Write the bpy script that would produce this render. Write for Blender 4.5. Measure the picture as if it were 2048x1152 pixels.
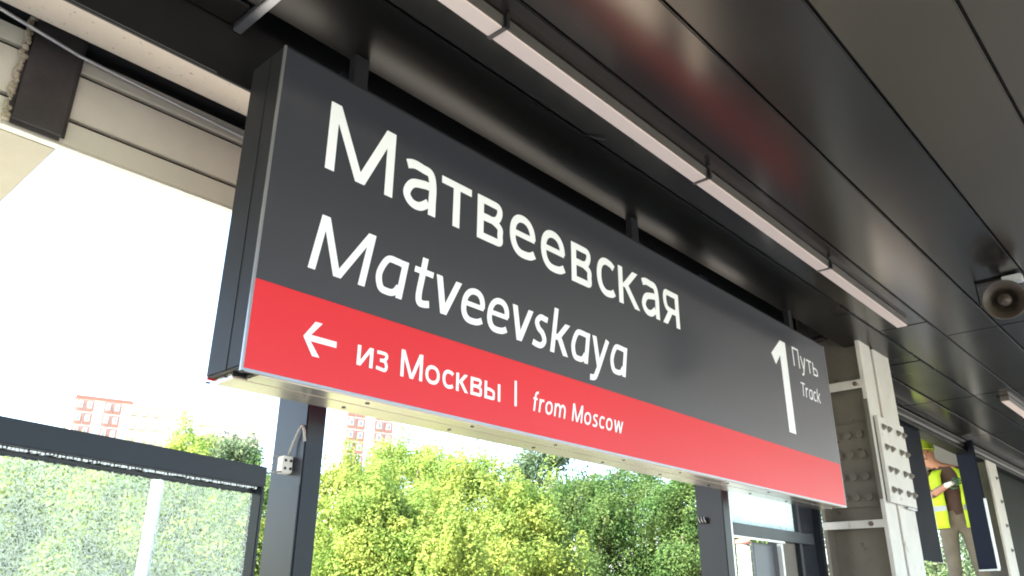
import bpy, bmesh, math, random
import numpy as np
from mathutils import Vector, Matrix
random.seed(7)
RNG = np.random.default_rng(11)
for o in list(bpy.data.objects):
    bpy.data.objects.remove(o)
SC = bpy.context.scene
COL = SC.collection
H = 1.65                       # eye height above the platform floor; all heights z below are relative to the eye

# ------------------------------------------------------------------ camera
AX = Vector((0.675, -0.738, 0.007)); AY = Vector((-0.277, -0.245, 0.929)); AZ = Vector((-0.683, -0.629, -0.370))
rot = Matrix((AX, AY, AZ)).transposed()
AXn = AX.normalized(); AZn = (AZ - AXn * AZ.dot(AXn)).normalized(); AYn = AZn.cross(AXn)
rot = Matrix((AXn, AYn, AZn)).transposed()
cam_d = bpy.data.cameras.new('camera')
cam_d.sensor_width = 36.0
cam_d.lens = 1579.0 / 2048.0 * 36.0
cam_d.clip_start = 0.02
cam_d.clip_end = 3000
cam = bpy.data.objects.new('camera', cam_d)
cam.matrix_world = Matrix.Translation((0, 0, H)) @ rot.to_4x4()
COL.objects.link(cam)
SC.camera = cam

# ------------------------------------------------------------------ light
SUN_EL, SUN_AZ = 48.0, 168.0      # azimuth: direction the light comes FROM, degrees counter-clockwise from +X
world = bpy.data.worlds.new('World'); SC.world = world
world.use_nodes = True
nt = world.node_tree
sky = nt.nodes.new('ShaderNodeTexSky'); sky.sky_type = 'NISHITA'; sky.sun_disc = False
sky.sun_elevation = math.radians(SUN_EL)
sky.sun_rotation = math.radians(90.0 - SUN_AZ)
sky.dust_density = 1.2; sky.air_density = 1.0
nt.links.new(sky.outputs[0], nt.nodes['Background'].inputs[0])
nt.nodes['Background'].inputs[1].default_value = 0.13
sd = bpy.data.lights.new('sun', 'SUN'); sd.energy = 4.8; sd.angle = math.radians(0.6); sd.color = (1.0, 0.955, 0.89)
sun = bpy.data.objects.new('sun', sd); COL.objects.link(sun)
sdir = Vector((math.cos(math.radians(SUN_AZ)) * math.cos(math.radians(SUN_EL)), math.sin(math.radians(SUN_AZ)) * math.cos(math.radians(SUN_EL)), math.sin(math.radians(SUN_EL))))
sun.rotation_euler = sdir.to_track_quat('Z', 'Y').to_euler()
sun.location = (-10, -15, 20)
vs = SC.view_settings
vs.view_transform = 'Standard'; vs.look = 'None'; vs.gamma = 1.0; vs.use_curve_mapping = False
vs.exposure = 2.9

# ------------------------------------------------------------------ materials
def mat(name, col, rough=0.5, metal=0.0, noise=0.0, nscale=8.0, rvar=0.0, bump=0.0, bscale=60.0, coat=0.0, dirt=None, stretch=None, spec=None, detail=6):
    m = bpy.data.materials.new(name); m.use_nodes = True
    n = m.node_tree.nodes; l = m.node_tree.links; b = n['Principled BSDF']
    b.inputs['Base Color'].default_value = (*col, 1); b.inputs['Roughness'].default_value = rough; b.inputs['Metallic'].default_value = metal
    if spec is not None: b.inputs['Specular IOR Level'].default_value = spec
    if coat: b.inputs['Coat Weight'].default_value = coat; b.inputs['Coat Roughness'].default_value = 0.12
    tc = n.new('ShaderNodeTexCoord'); mp = n.new('ShaderNodeMapping'); l.new(tc.outputs['Object'], mp.inputs[0])
    if stretch: mp.inputs['Scale'].default_value = stretch
    if noise or rvar:
        t = n.new('ShaderNodeTexNoise'); t.inputs['Scale'].default_value = nscale; t.inputs['Detail'].default_value = detail; t.inputs['Roughness'].default_value = 0.65
        l.new(mp.outputs[0], t.inputs['Vector'])
    if noise:
        r = n.new('ShaderNodeMapRange'); r.inputs[1].default_value = 0.3; r.inputs[2].default_value = 0.7; r.inputs[3].default_value = 1 - noise; r.inputs[4].default_value = 1 + noise
        l.new(t.outputs['Fac'], r.inputs[0])
        mx = n.new('ShaderNodeMix'); mx.data_type = 'RGBA'; mx.blend_type = 'MULTIPLY'; mx.inputs[0].default_value = 1.0
        mx.inputs[6].default_value = (*col, 1); l.new(r.outputs[0], mx.inputs[7])
        out = mx.outputs[2]
        if dirt:
            dcol, dscale, dth = dirt
            t2 = n.new('ShaderNodeTexNoise'); t2.inputs['Scale'].default_value = dscale; t2.inputs['Detail'].default_value = 8; l.new(mp.outputs[0], t2.inputs['Vector'])
            r2 = n.new('ShaderNodeMapRange'); r2.inputs[1].default_value = dth; r2.inputs[2].default_value = dth + 0.08; l.new(t2.outputs['Fac'], r2.inputs[0])
            m2 = n.new('ShaderNodeMix'); m2.data_type = 'RGBA'; l.new(r2.outputs[0], m2.inputs[0]); l.new(out, m2.inputs[6]); m2.inputs[7].default_value = (*dcol, 1)
            out = m2.outputs[2]
        l.new(out, b.inputs['Base Color'])
    if rvar:
        r3 = n.new('ShaderNodeMapRange'); r3.inputs[1].default_value = 0.3; r3.inputs[2].default_value = 0.7; r3.inputs[3].default_value = max(0.02, rough - rvar); r3.inputs[4].default_value = rough + rvar
        l.new(t.outputs['Fac'], r3.inputs[0]); l.new(r3.outputs[0], b.inputs['Roughness'])
    if bump:
        tb = n.new('ShaderNodeTexNoise'); tb.inputs['Scale'].default_value = bscale; tb.inputs['Detail'].default_value = 4; l.new(mp.outputs[0], tb.inputs['Vector'])
        bp = n.new('ShaderNodeBump'); bp.inputs['Strength'].default_value = bump; bp.inputs['Distance'].default_value = 0.01; l.new(tb.outputs['Fac'], bp.inputs['Height']); l.new(bp.outputs[0], b.inputs['Normal'])
    return m

M = {}
M['sign_face'] = mat('sign_face_vinyl', (0.030, 0.032, 0.039), 0.28, 0, 0.03, 1.3, 0, coat=0.35, detail=0.5)
M['sign_case'] = mat('sign_case_paint', (0.018, 0.018, 0.020), 0.45, 0, 0.08, 6, 0.03, spec=0.10)
M['sign_red'] = mat('sign_red_vinyl', (0.66, 0.026, 0.032), 0.38, 0, 0.03, 1.3, 0, detail=0.5, spec=0.3)
M['sign_base'] = mat('sign_base_aluminium', (0.74, 0.68, 0.59), 0.24, 0.9, 0.02, 10, 0.01)
M['trim'] = mat('sign_trim', (0.30, 0.30, 0.31), 0.3, 0.7, 0.08, 12)
M['white_print'] = mat('white_lettering_vinyl', (0.86, 0.86, 0.85), 0.4, 0, 0.03, 9)
M['screw'] = mat('black_screw', (0.015, 0.015, 0.015), 0.4, 0.3)
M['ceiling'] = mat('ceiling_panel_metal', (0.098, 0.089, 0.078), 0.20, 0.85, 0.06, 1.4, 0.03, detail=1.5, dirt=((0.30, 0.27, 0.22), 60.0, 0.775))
M['ceiling_dimmed'] = mat('ceiling_panel_metal_dimmed', (0.042, 0.040, 0.038), 0.30, 0.85, 0.06, 1.6, 0.03, detail=1.5)  # ceiling metal darkened in colour to dim the outdoor reflection on this row
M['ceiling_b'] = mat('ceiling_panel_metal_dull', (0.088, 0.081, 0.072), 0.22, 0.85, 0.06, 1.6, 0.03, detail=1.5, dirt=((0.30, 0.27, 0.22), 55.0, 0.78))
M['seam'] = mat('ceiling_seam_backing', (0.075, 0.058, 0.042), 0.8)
M['ceiling_floor_glow'] = mat('ceiling_panel_metal_floor_glow', (0.165, 0.138, 0.103), 0.24, 0.85, 0.06, 1.2, 0.03, detail=1.5, dirt=((0.34, 0.31, 0.26), 70.0, 0.775))  # ceiling metal warmed and lightened; the floor's reflection is put into the colour
M['gap'] = mat('dark_void', (0.012, 0.012, 0.012), 0.8)
M['post'] = mat('post_charcoal_paint', (0.020, 0.022, 0.028), 0.32, 0, 0.06, 5, 0.03, spec=0.2)
M['post_warm'] = mat('lintel_charcoal_paint', (0.010, 0.009, 0.009), 0.5, 0, 0.15, 9, 0.05, spec=0.25)
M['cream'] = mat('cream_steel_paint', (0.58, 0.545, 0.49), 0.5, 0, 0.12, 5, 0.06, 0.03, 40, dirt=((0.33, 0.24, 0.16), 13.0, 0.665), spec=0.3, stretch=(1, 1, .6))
M['cream_shade'] = mat('cream_shaded_steel_paint', (0.155, 0.135, 0.108), 0.6, 0, 0.14, 5, 0.05, 0.03, 40, dirt=((0.10, 0.06, 0.04), 15.0, 0.66), spec=0.25)  # darker copy of the cream paint, shade put into the colour; rust spots real
M['nut'] = mat('shade_dark_nut', (0.20, 0.175, 0.145), 0.5, 0.1, 0.2, 30)  # nut colour darkened to carry the shadows on the bolt sides
M['beige'] = mat('beige_fascia_paint', (0.76, 0.71, 0.58), 0.55, 0, 0.06, 5, 0, 0.02, 30, dirt=((0.30, 0.26, 0.2), 60.0, 0.73))
M['beige_soffit'] = mat('beige_speckled_soffit', (0.56, 0.49, 0.40), 0.6, 0, 0.08, 4, 0, 0.02, 30, dirt=((0.26, 0.20, 0.15), 62.0, 0.645))
M['rib_paint'] = mat('rib_dull_beige_paint', (0.40, 0.37, 0.28), 0.6, 0, 0.1, 4, 0, 0.03, 30)
M['slot'] = mat('slot_dark', (0.012, 0.010, 0.008), 0.9)
M['foam'] = mat('beige_foam', (0.42, 0.36, 0.26), 0.9, 0, 0.25, 20, 0, 0.8, 35)
M['cap'] = mat('dark_cap_plate', (0.055, 0.047, 0.045), 0.5, 0, 0.35, 8, 0.1, 0.1, 60)
M['lamp_body'] = mat('lamp_housing', (0.16, 0.145, 0.13), 0.35, 0.6, 0.1, 10)
M['concrete'] = mat('platform_concrete', (0.58, 0.51, 0.42), 0.85, 0, 0.12, 3, 0, 0.2, 40)
M['roof'] = mat('roof_sheet', (0.10, 0.10, 0.10), 0.6, 0, 0.1, 3)
M['grass'] = mat('grass_ground', (0.10, 0.13, 0.045), 0.95, 0, 0.35, 0.6, 0, 0.3, 8)
M['ballast'] = mat('ballast_gravel', (0.33, 0.31, 0.29), 0.95, 0, 0.35, 12, 0, 0.6, 20)
M['bounce_strip'] = mat('pale_bounce_gravel', (0.46, 0.43, 0.38), 0.95, 0, 0.2, 3, 0, 0.4, 25)
M['rail'] = mat('rail_steel', (0.20, 0.15, 0.12), 0.45, 0.7, 0.2, 8)
M['sleeper'] = mat('sleeper_concrete', (0.36, 0.35, 0.33), 0.9, 0, 0.2, 6)
M['pole'] = mat('pale_pole_paint', (0.26, 0.26, 0.255), 0.6, 0, 0.08, 3)
M['shutter'] = mat('blue_grey_shutter', (0.11, 0.12, 0.135), 0.4, 0, 0.08, 6)
M['sheet'] = mat('dark_sheet_paint', (0.011, 0.013, 0.020), 0.6, 0, 0.08, 5, 0.03, spec=0.05)
M['galv'] = mat('galvanised_edge', (0.62, 0.62, 0.61), 0.35, 0.4, 0.1, 9)
M['white_box'] = mat('white_plastic', (0.66, 0.64, 0.56), 0.5, 0, 0.1, 20)
M['cable'] = mat('grey_conduit', (0.30, 0.29, 0.26), 0.5)
M['horn'] = mat('horn_enamel', (0.055, 0.042, 0.030), 0.4, 0, 0.1, 14, dirt=((0.16, 0.11, 0.07), 14.0, 0.68))
M['hivis'] = mat('hivis_fabric', (0.50, 0.68, 0.02), 0.75, 0, 0.06, 12, 0, 0.25, 18)
M['reflective'] = mat('reflective_tape', (0.36, 0.37, 0.38), 0.4)
M['helmet'] = mat('hivis_helmet', (0.45, 0.62, 0.03), 0.4)
M['skin'] = mat('tanned_skin', (0.42, 0.20, 0.12), 0.55, 0, 0.08, 10)
M['shirt'] = mat('brown_shirt', (0.075, 0.040, 0.028), 0.85, 0, 0.2, 14, 0, 0.4, 14)
M['trousers'] = mat('olive_trousers', (0.15, 0.125, 0.085), 0.85, 0, 0.15, 12, 0, 0.6, 9)
M['boot'] = mat('dark_boot', (0.04, 0.03, 0.025), 0.6)
M['glove'] = mat('white_glove_knit', (0.72, 0.68, 0.60), 0.85, 0, 0.08, 25)
M['glove_green'] = mat('green_glove_rubber', (0.03, 0.10, 0.05), 0.6)
M['bark'] = mat('tree_bark', (0.11, 0.085, 0.06), 0.9, 0, 0.3, 12, 0, 0.6, 20)
M['brick_red'] = mat('red_facade', (0.50, 0.21, 0.17), 0.85, 0, 0.06, 0.3)
M['facade_white'] = mat('white_facade', (0.74, 0.70, 0.66), 0.85, 0, 0.05, 0.3)
M['facade_sand'] = mat('sand_facade', (0.66, 0.52, 0.38), 0.85, 0, 0.05, 0.3)
M['window_glass'] = mat('far_window_glass', (0.30, 0.27, 0.27), 0.3)
M['roof_red'] = mat('red_roof', (0.48, 0.15, 0.11), 0.8, 0, 0.1, 1)
M['dark_glass'] = mat('tinted_glass', (0.016, 0.020, 0.018), 0.55, 0, 0.1, 4, spec=0.03)

def lamp_mat():
    m = mat('lamp_diffuser', (0.64, 0.53, 0.465), 0.5)
    b = m.node_tree.nodes['Principled BSDF']
    b.inputs['Emission Color'].default_value = (1.0, 0.86, 0.78, 1); b.inputs['Emission Strength'].default_value = 0.015
    return m
M['diffuser'] = lamp_mat()

def leaf_mat(name, c1, c2, trans):
    m = bpy.data.materials.new(name); m.use_nodes = True
    n = m.node_tree.nodes; l = m.node_tree.links; b = n['Principled BSDF']
    geo = n.new('ShaderNodeNewGeometry'); rp = n.new('ShaderNodeMix'); rp.data_type = 'RGBA'
    l.new(geo.outputs['Random Per Island'], rp.inputs[0]); rp.inputs[6].default_value = (*c1, 1); rp.inputs[7].default_value = (*c2, 1)
    tc = n.new('ShaderNodeTexCoord'); nz = n.new('ShaderNodeTexNoise'); nz.inputs['Scale'].default_value = 1.7; nz.inputs['Detail'].default_value = 3; l.new(tc.outputs['Object'], nz.inputs['Vector'])
    mr = n.new('ShaderNodeMapRange'); mr.inputs[1].default_value = 0.38; mr.inputs[2].default_value = 0.62; l.new(nz.outputs['Fac'], mr.inputs[0])
    hv = n.new('ShaderNodeMix'); hv.data_type = 'RGBA'; l.new(mr.outputs[0], hv.inputs[0]); hv.inputs[6].default_value = (0.62, 0.80, 0.72, 1); hv.inputs[7].default_value = (1.12, 1.08, 1.0, 1)
    ml = n.new('ShaderNodeMix'); ml.data_type = 'RGBA'; ml.blend_type = 'MULTIPLY'; ml.inputs[0].default_value = 1.0; l.new(rp.outputs[2], ml.inputs[6]); l.new(hv.outputs[2], ml.inputs[7]); rp = ml
    l.new(rp.outputs[2], b.inputs['Base Color']); b.inputs['Roughness'].default_value = 0.8; b.inputs['Specular IOR Level'].default_value = 0.12
    tr = n.new('ShaderNodeBsdfTranslucent'); l.new(rp.outputs[2], tr.inputs[0])
    mx = n.new('ShaderNodeMixShader'); mx.inputs[0].default_value = trans
    l.new(b.outputs[0], mx.inputs[1]); l.new(tr.outputs[0], mx.inputs[2]); l.new(mx.outputs[0], n['Material Output'].inputs[0])
    return m
M['leaf_yellow'] = leaf_mat('maple_leaf', (0.21, 0.275, 0.065), (0.32, 0.37, 0.095), 0.55)
M['leaf_green'] = leaf_mat('green_leaf', (0.075, 0.125, 0.040), (0.135, 0.20, 0.060), 0.45)
M['leaf_grey'] = leaf_mat('grey_green_leaf', (0.10, 0.14, 0.075), (0.16, 0.20, 0.11), 0.4)

def mesh_glass(name, scale, lo, hi, col, cover, haze):
    """patterned glass: clear cells between raised pale ridges"""
    m = bpy.data.materials.new(name); m.use_nodes = True
    n = m.node_tree.nodes; l = m.node_tree.links; b = n['Principled BSDF']
    b.inputs['Base Color'].default_value = (*col, 1); b.inputs['Roughness'].default_value = 0.7; b.inputs['Specular IOR Level'].default_value = 0.05
    tc = n.new('ShaderNodeTexCoord')
    nz = n.new('ShaderNodeTexNoise'); nz.inputs['Scale'].default_value = scale * 0.5; l.new(tc.outputs['Object'], nz.inputs['Vector'])
    ad = n.new('ShaderNodeMix'); ad.data_type = 'RGBA'; ad.blend_type = 'LINEAR_LIGHT'; ad.inputs[0].default_value = 0.012
    l.new(tc.outputs['Object'], ad.inputs[6]); l.new(nz.outputs['Color'], ad.inputs[7])
    v = n.new('ShaderNodeTexVoronoi'); v.feature = 'DISTANCE_TO_EDGE'; v.inputs['Scale'].default_value = scale; v.inputs['Randomness'].default_value = 0.9
    l.new(ad.outputs[2], v.inputs['Vector'])
    r = n.new('ShaderNodeMapRange'); r.inputs[1].default_value = lo; r.inputs[2].default_value = hi; r.inputs[3].default_value = cover; r.inputs[4].default_value = haze
    l.new(v.outputs['Distance'], r.inputs[0])
    tl = n.new('ShaderNodeBsdfTranslucent'); tl.inputs[0].default_value = (*col, 1)
    m1 = n.new('ShaderNodeMixShader'); m1.inputs[0].default_value = 0.85; l.new(b.outputs[0], m1.inputs[1]); l.new(tl.outputs[0], m1.inputs[2])
    tp = n.new('ShaderNodeBsdfTransparent'); tp.inputs[0].default_value = (0.93, 0.96, 0.94, 1)
    m2 = n.new('ShaderNodeMixShader'); l.new(r.outputs[0], m2.inputs[0]); l.new(tp.outputs[0], m2.inputs[1]); l.new(m1.outputs[0], m2.inputs[2])
    l.new(m2.outputs[0], n['Material Output'].inputs[0])
    return m
M['pattern_glass'] = mesh_glass('patterned_glass', 130.0, 0.0, 0.22, (0.88, 0.98, 0.84), 0.30, 0.04)
M['frost_glass'] = mesh_glass('frosted_glass', 80.0, 0.05, 0.35, (0.80, 0.88, 0.84), 0.8, 0.3)

# ------------------------------------------------------------------ helpers
def link(name, me, m, parent=None):
    o = bpy.data.objects.new(name, me); COL.objects.link(o)
    if m is not None and not me.materials: me.materials.append(M[m] if isinstance(m, str) else m)
    if parent is not None: o.parent = parent
    return o
def bm_obj(name, bm, m, parent=None, loc=None, smooth=False):
    me = bpy.data.meshes.new(name); bm.to_mesh(me); bm.free()
    if smooth:
        for p in me.polygons: p.use_smooth = True
    o = link(name, me, m, parent)
    if loc is not None: o.location = loc
    return o
def add_box(bm, x0, x1, y0, y1, z0, z1, bevel=0.0):
    r = bmesh.ops.create_cube(bm, size=1.0)
    for v in r['verts']:
        v.co = Vector((x0 + (v.co.x + .5) * (x1 - x0), y0 + (v.co.y + .5) * (y1 - y0), z0 + (v.co.z + .5) * (z1 - z0)))
    if bevel:
        es = list({e for v in r['verts'] for e in v.link_edges})
        bmesh.ops.bevel(bm, geom=es, offset=bevel, segments=2, affect='EDGES')
def box(name, m, x0, x1, y0, y1, z0, z1, parent=None, bevel=0.0):
    """box given with heights relative to the eye; parent is expected at the world origin offset handled here"""
    bm = bmesh.new(); px = parent_loc(parent)
    add_box(bm, x0 - px[0], x1 - px[0], y0 - px[1], y1 - px[1], z0 + H - px[2], z1 + H - px[2], bevel)
    return bm_obj(name, bm, m, parent)
def parent_loc(p):
    v = Vector((0, 0, 0))
    while p is not None:
        v = v + p.location; p = p.parent
    return v
def tag(o, label, cat, group=None):
    o['label'] = label; o['category'] = cat
    if group: o['group'] = group
    return o
def struct(o):
    o['kind'] = 'structure'; return o
def thing(name, label, cat, loc, group=None):
    o = bpy.data.objects.new(name, None); COL.objects.link(o); o.location = (loc[0], loc[1], loc[2] + H); o.empty_display_size = 0.1
    return tag(o, label, cat, group)
def tube(name, pts, rad, m, parent=None, seg=10, cap=True):
    """tube through points (heights relative to the eye)"""
    px = parent_loc(parent)
    P = [Vector((p[0], p[1], p[2] + H)) - px for p in pts]
    rads = rad if isinstance(rad, (list, tuple)) else [rad] * len(P)
    bm = bmesh.new(); add_tube(bm, P, rads, seg, cap)
    return bm_obj(name, bm, m, parent, smooth=True)
def add_tube(bm, P, rads, seg=10, cap=True):
    rings = []
    for i, p in enumerate(P):
        d = (P[min(i + 1, len(P) - 1)] - P[max(i - 1, 0)]).normalized()
        a = d.cross(Vector((0, 0, 1)));
        if a.length < 1e-3: a = d.cross(Vector((0, 1, 0)))
        a.normalize(); b = d.cross(a)
        rings.append([bm.verts.new(p + (a * math.cos(2 * math.pi * k / seg) + b * math.sin(2 * math.pi * k / seg)) * rads[i]) for k in range(seg)])
    for i in range(len(rings) - 1):
        for k in range(seg):
            bm.faces.new((rings[i][k], rings[i][(k + 1) % seg], rings[i + 1][(k + 1) % seg], rings[i + 1][k]))
    if cap:
        bm.faces.new(rings[0][::-1]); bm.faces.new(rings[-1])
def lathe(bm, prof, seg=28):
    """prof: list of (radius, height) about local z"""
    rings = []
    for r, z in prof:
        if r < 1e-5: rings.append([bm.verts.new((0, 0, z))])
        else: rings.append([bm.verts.new((r * math.cos(2 * math.pi * k / seg), r * math.sin(2 * math.pi * k / seg), z)) for k in range(seg)])
    for a, b in zip(rings[:-1], rings[1:]):
        for k in range(seg):
            k2 = (k + 1) % seg
            if len(a) == 1 and len(b) == 1: continue
            if len(a) == 1: bm.faces.new((a[0], b[k2], b[k]))
            elif len(b) == 1: bm.faces.new((a[k], a[k2], b[0]))
            else: bm.faces.new((a[k], a[k2], b[k2], b[k]))

# ------------------------------------------------------------------ ground, track, platform
bm = bmesh.new(); bmesh.ops.create_grid(bm, x_segments=2, y_segments=2, size=1500)
g = struct(bm_obj('ground', bm, 'grass', loc=(0, 0, -1.25)))
bm = bmesh.new(); add_box(bm, -60, 90, -2.5, 3.4, -1.24, 0.0, 0.01); struct(bm_obj('platform', bm, 'concrete'))
bm = bmesh.new(); add_box(bm, -60, 90, 3.402, 9.6, -1.245, -1.2); struct(bm_obj('bounce_strip', bm, 'bounce_strip'))  # unseen pale strip, added to bounce light up to sign underside and fascia
for nm, yc in (('track_bed', -4.6),):
    bm = bmesh.new(); add_box(bm, -60, 90, yc - 14, yc + 2.08, -1.245, -1.02); struct(bm_obj(nm, bm, 'ballast'))
tr = thing('railway_track', 'steel rails on concrete sleepers beside the platform edge', 'track', (0, -4.6, -1.02 - H))
for s in (-1, 1):
    box('rail', 'rail', -60, 90, -4.6 + s * 0.76 - 0.035, -4.6 + s * 0.76 + 0.035, -0.90 - H, -0.74 - H, tr, 0.01)
bm = bmesh.new(); add_box(bm, -0.13, 0.13, -1.3, 1.3, 0.0, 0.12, 0.02); sme = bpy.data.meshes.new('sleeper'); bm.to_mesh(sme); bm.free()
for i in range(60):
    o = link('sleeper', sme, 'sleeper', tr); o.location = (-12 + i * 0.6, 0, 0.0)

# ------------------------------------------------------------------ canopy roof and ceiling
ZC = 1.61
roof = struct(box('canopy_roof', 'roof', -30, 40, -2.0, 2.68, 1.98, 2.12))
struct(box('canopy_edge', 'post_warm', -30, 40, -2.02, -1.90, 1.64, 1.975))  # unseen edge, height and reach set so the lower sign reflects sky
struct(box('added_shade_roof', 'roof', -30, 0.66, 2.682, 5.1, 1.98, 2.12))  # unseen roof piece, added to keep the sun off the rib
struct(box('added_shade_roof', 'roof', 5.6, 40, 2.682, 3.75, 1.98, 2.12))  # roof piece added to shade the worker and darken the view behind him
ceil = struct(box('ceiling', 'seam', -30, 40, -1.88, 1.79, ZC + 0.03, ZC + 0.05))
rows = [-1.86, -1.555, -1.25, -0.945, -0.64, -0.335, -0.03, 0.28, 0.60, 0.905, 1.21, 1.50, 1.80]   # 0.3 m planks
def panel(x0, x1, y0, y1, m, z=ZC, name='ceiling_panel'):
    g_ = 0.0048
    bm = bmesh.new()
    add_box(bm, x0 + g_, x1 - g_, y0 + g_, y1 - g_, z + H, z + 0.022 + H, 0.004)
    ta, tb, tz = random.gauss(0, .0016), random.gauss(0, .0003), random.uniform(-.0012, .0012)
    for v in bm.verts: v.co.z += (v.co.y - (y0 + y1) / 2) * ta + (v.co.x - (x0 + x1) / 2) * tb + tz
    o = bm_obj(name, bm, m, ceil)
    o.matrix_parent_inverse = Matrix.Identity(4)
    return o
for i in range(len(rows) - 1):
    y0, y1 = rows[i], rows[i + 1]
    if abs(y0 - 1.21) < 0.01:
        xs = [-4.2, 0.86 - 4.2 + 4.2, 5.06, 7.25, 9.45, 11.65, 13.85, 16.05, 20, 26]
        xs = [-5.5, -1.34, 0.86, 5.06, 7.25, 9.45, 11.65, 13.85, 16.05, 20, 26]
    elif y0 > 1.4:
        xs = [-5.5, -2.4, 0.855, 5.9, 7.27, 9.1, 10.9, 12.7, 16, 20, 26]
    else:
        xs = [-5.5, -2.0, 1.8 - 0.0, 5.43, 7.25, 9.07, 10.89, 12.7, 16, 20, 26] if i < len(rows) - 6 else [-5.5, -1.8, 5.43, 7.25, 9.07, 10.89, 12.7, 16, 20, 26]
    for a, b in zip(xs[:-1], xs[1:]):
        p = panel(a, b, y0, y1, 'ceiling_dimmed' if y0 > 1.4 else 'ceiling_floor_glow' if y0 < 0.5 else ('ceiling' if (i + int(a * 3)) % 3 else 'ceiling_b'))
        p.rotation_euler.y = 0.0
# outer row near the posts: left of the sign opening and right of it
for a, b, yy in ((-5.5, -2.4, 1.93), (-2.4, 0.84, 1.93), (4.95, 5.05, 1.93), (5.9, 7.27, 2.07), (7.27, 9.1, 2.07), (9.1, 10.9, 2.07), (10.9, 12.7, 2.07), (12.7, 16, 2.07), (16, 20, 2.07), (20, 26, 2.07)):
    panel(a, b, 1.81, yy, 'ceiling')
box('cross_batten', 'trim', 0.845, 0.872, 1.50, 1.932, ZC - 0.012, ZC + 0.02, ceil, 0.003)
box('recess_lining', 'gap', 0.9, 4.95, 1.795, 1.815, ZC + 0.024, 1.97, ceil)
box('recess_lining', 'gap', -9, 40, 2.11, 2.12, 1.63, 1.97, ceil)
tube('fixing_pin', [(2.02, 1.50, ZC - 0.004), (2.09, 1.455, ZC - 0.010)], 0.003, 'screw', ceil, 6)
# ------------------------------------------------------------------ linear lamps
def linear_lamp(x0, x1, label, clip=True):
    t = thing('linear_lamp', label, 'lamp', ((x0 + x1) / 2, 1.315, ZC - 0.001), 'linear lamps under the ceiling')
    box('housing', 'lamp_body', x0 + 0.004, x1 - 0.004, 1.284, 1.350, ZC - 0.040, ZC - 0.001, t, 0.003)
    box('diffuser', 'diffuser', x0 + 0.007, x1 - 0.007, 1.288, 1.346, ZC - 0.047, ZC - 0.0405, t, 0.002)
    box('shadow_strip', 'gap', x0 + 0.004, x1 - 0.004, 1.3505, 1.372, ZC - 0.014, ZC - 0.001, t)  # dark strip painted in as the shadow line beside the housing
    if clip:
        box('clip', 'lamp_body', x1 - 0.008, x1 + 0.006, 1.281, 1.3495, ZC - 0.050, ZC - 0.0475, t)
        box('clip_hook', 'screw', x1 - 0.006, x1 + 0.006, 1.270, 1.2805, ZC - 0.050, ZC - 0.010, t)
xs = [0.18, 1.357, 2.536, 3.739, 4.923]
labs = ['pale strip lamp segment cut by the top frame edge above the sign',
        'long lamp segment over the first half of the sign', 'middle lamp segment of the row above the sign', 'last lamp segment of the row, ending near the bolted column']
for i in range(4):
    linear_lamp(xs[i], xs[i + 1], labs[i], i < 3)
for i, a in enumerate((7.42, 8.60)):
    linear_lamp(a, a + 1.18, ['strip lamp segment beyond the worker, nearest of the second row', 'second lamp segment of the far row beyond the horn speaker', 'third lamp segment of the far row', 'farthest lamp segment of the far row'][i])

# ------------------------------------------------------------------ lintel, fascia, rib outside the posts
lin = tag(box('lintel_beam', 'post_warm', -6, 5.02, 1.935, 1.949, 1.43, 1.66, None, 0.003), 'dark painted lintel beam running over the posts behind the sign', 'beam')
box('seam_strip', 'post_warm', -6, 0.82, 1.929, 1.9345, 1.432, 1.436, lin)
lin2 = tag(box('header_beam', 'post_warm', 5.95, 26, 2.085, 2.20, 1.47, 1.60, None, 0.004), 'dark header beam above the glazed bay with the worker', 'beam')
box('lower_flange', 'post_warm', 5.95, 26, 2.06, 2.084, 1.47, 1.485, lin2)
box('filler_strip', 'lamp_body', 5.95, 26, 2.07, 2.083, 1.52, 1.545, lin2)
sof = tag(box('outer_soffit', 'beige_soffit', -6, 5.2, 2.11, 2.46, 1.70, 1.73, None, 0.003), 'beige speckled soffit strip between the lintel and the outer fascia', 'soffit')
box('shadow_gap', 'gap', -6, 5.2, 2.44, 2.66, 1.78, 1.80, sof)  # black sheet, its colour stands in for the shade in the gap
box('back_closure', 'gap', -6, 5.2, 2.652, 2.67, 1.72, 1.82, sof)
tube('glass_edge', [(-1.5, 2.13, 1.69), (0.0, 2.415, 1.69), (0.358, 2.482, 1.69), (0.617, 2.541, 1.69), (1.239, 2.583, 1.69), (5.2, 2.59, 1.69)], 0.006, 'galv', sof, 6)
fas = thing('outer_fascia', 'beige boarded fascia with dark slots above the open left bay', 'fascia', (-6, 2.6, 1.385))
for k, (a, b) in enumerate(((1.385, 1.474), (1.491, 1.655), (1.673, 1.735))):
    box('board', 'beige', -6, 5.2, 2.6, 2.625, a, b, fas, 0.003)
box('slot_back', 'slot', -6, 5.2, 2.6255, 2.65, 1.39, 1.73, fas)
box('lower_trim', 'white_box', -6, 5.2, 2.597, 2.63, 1.377, 1.3845, fas)
rib = thing('roof_rib', 'beige cantilever rib with a dark end plate at the upper left', 'roof rib', (0.55, 2.6, 1.38))
box('web', 'rib_paint', 0.47, 0.64, 2.63, 5.0, 1.376, 1.97, rib, 0.006)
box('end_plate', 'cap', 0.468, 0.642, 2.570, 2.5985, 1.383, 1.90, rib, 0.014)
bm = bmesh.new()
for k in range(90):
    z = 1.39 + k * 0.0052
    r = bmesh.ops.create_icosphere(bm, subdivisions=1, radius=random.uniform(0.004, 0.012))
    bmesh.ops.translate(bm, verts=r['verts'], vec=Vector((0.468 + random.uniform(-0.008, 0.006) - 0.55, 2.578 + random.uniform(-0.004, 0.012) - 2.6, z - 1.38)))
bm_obj('foam_seal', bm, 'foam', rib, smooth=True)
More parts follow.
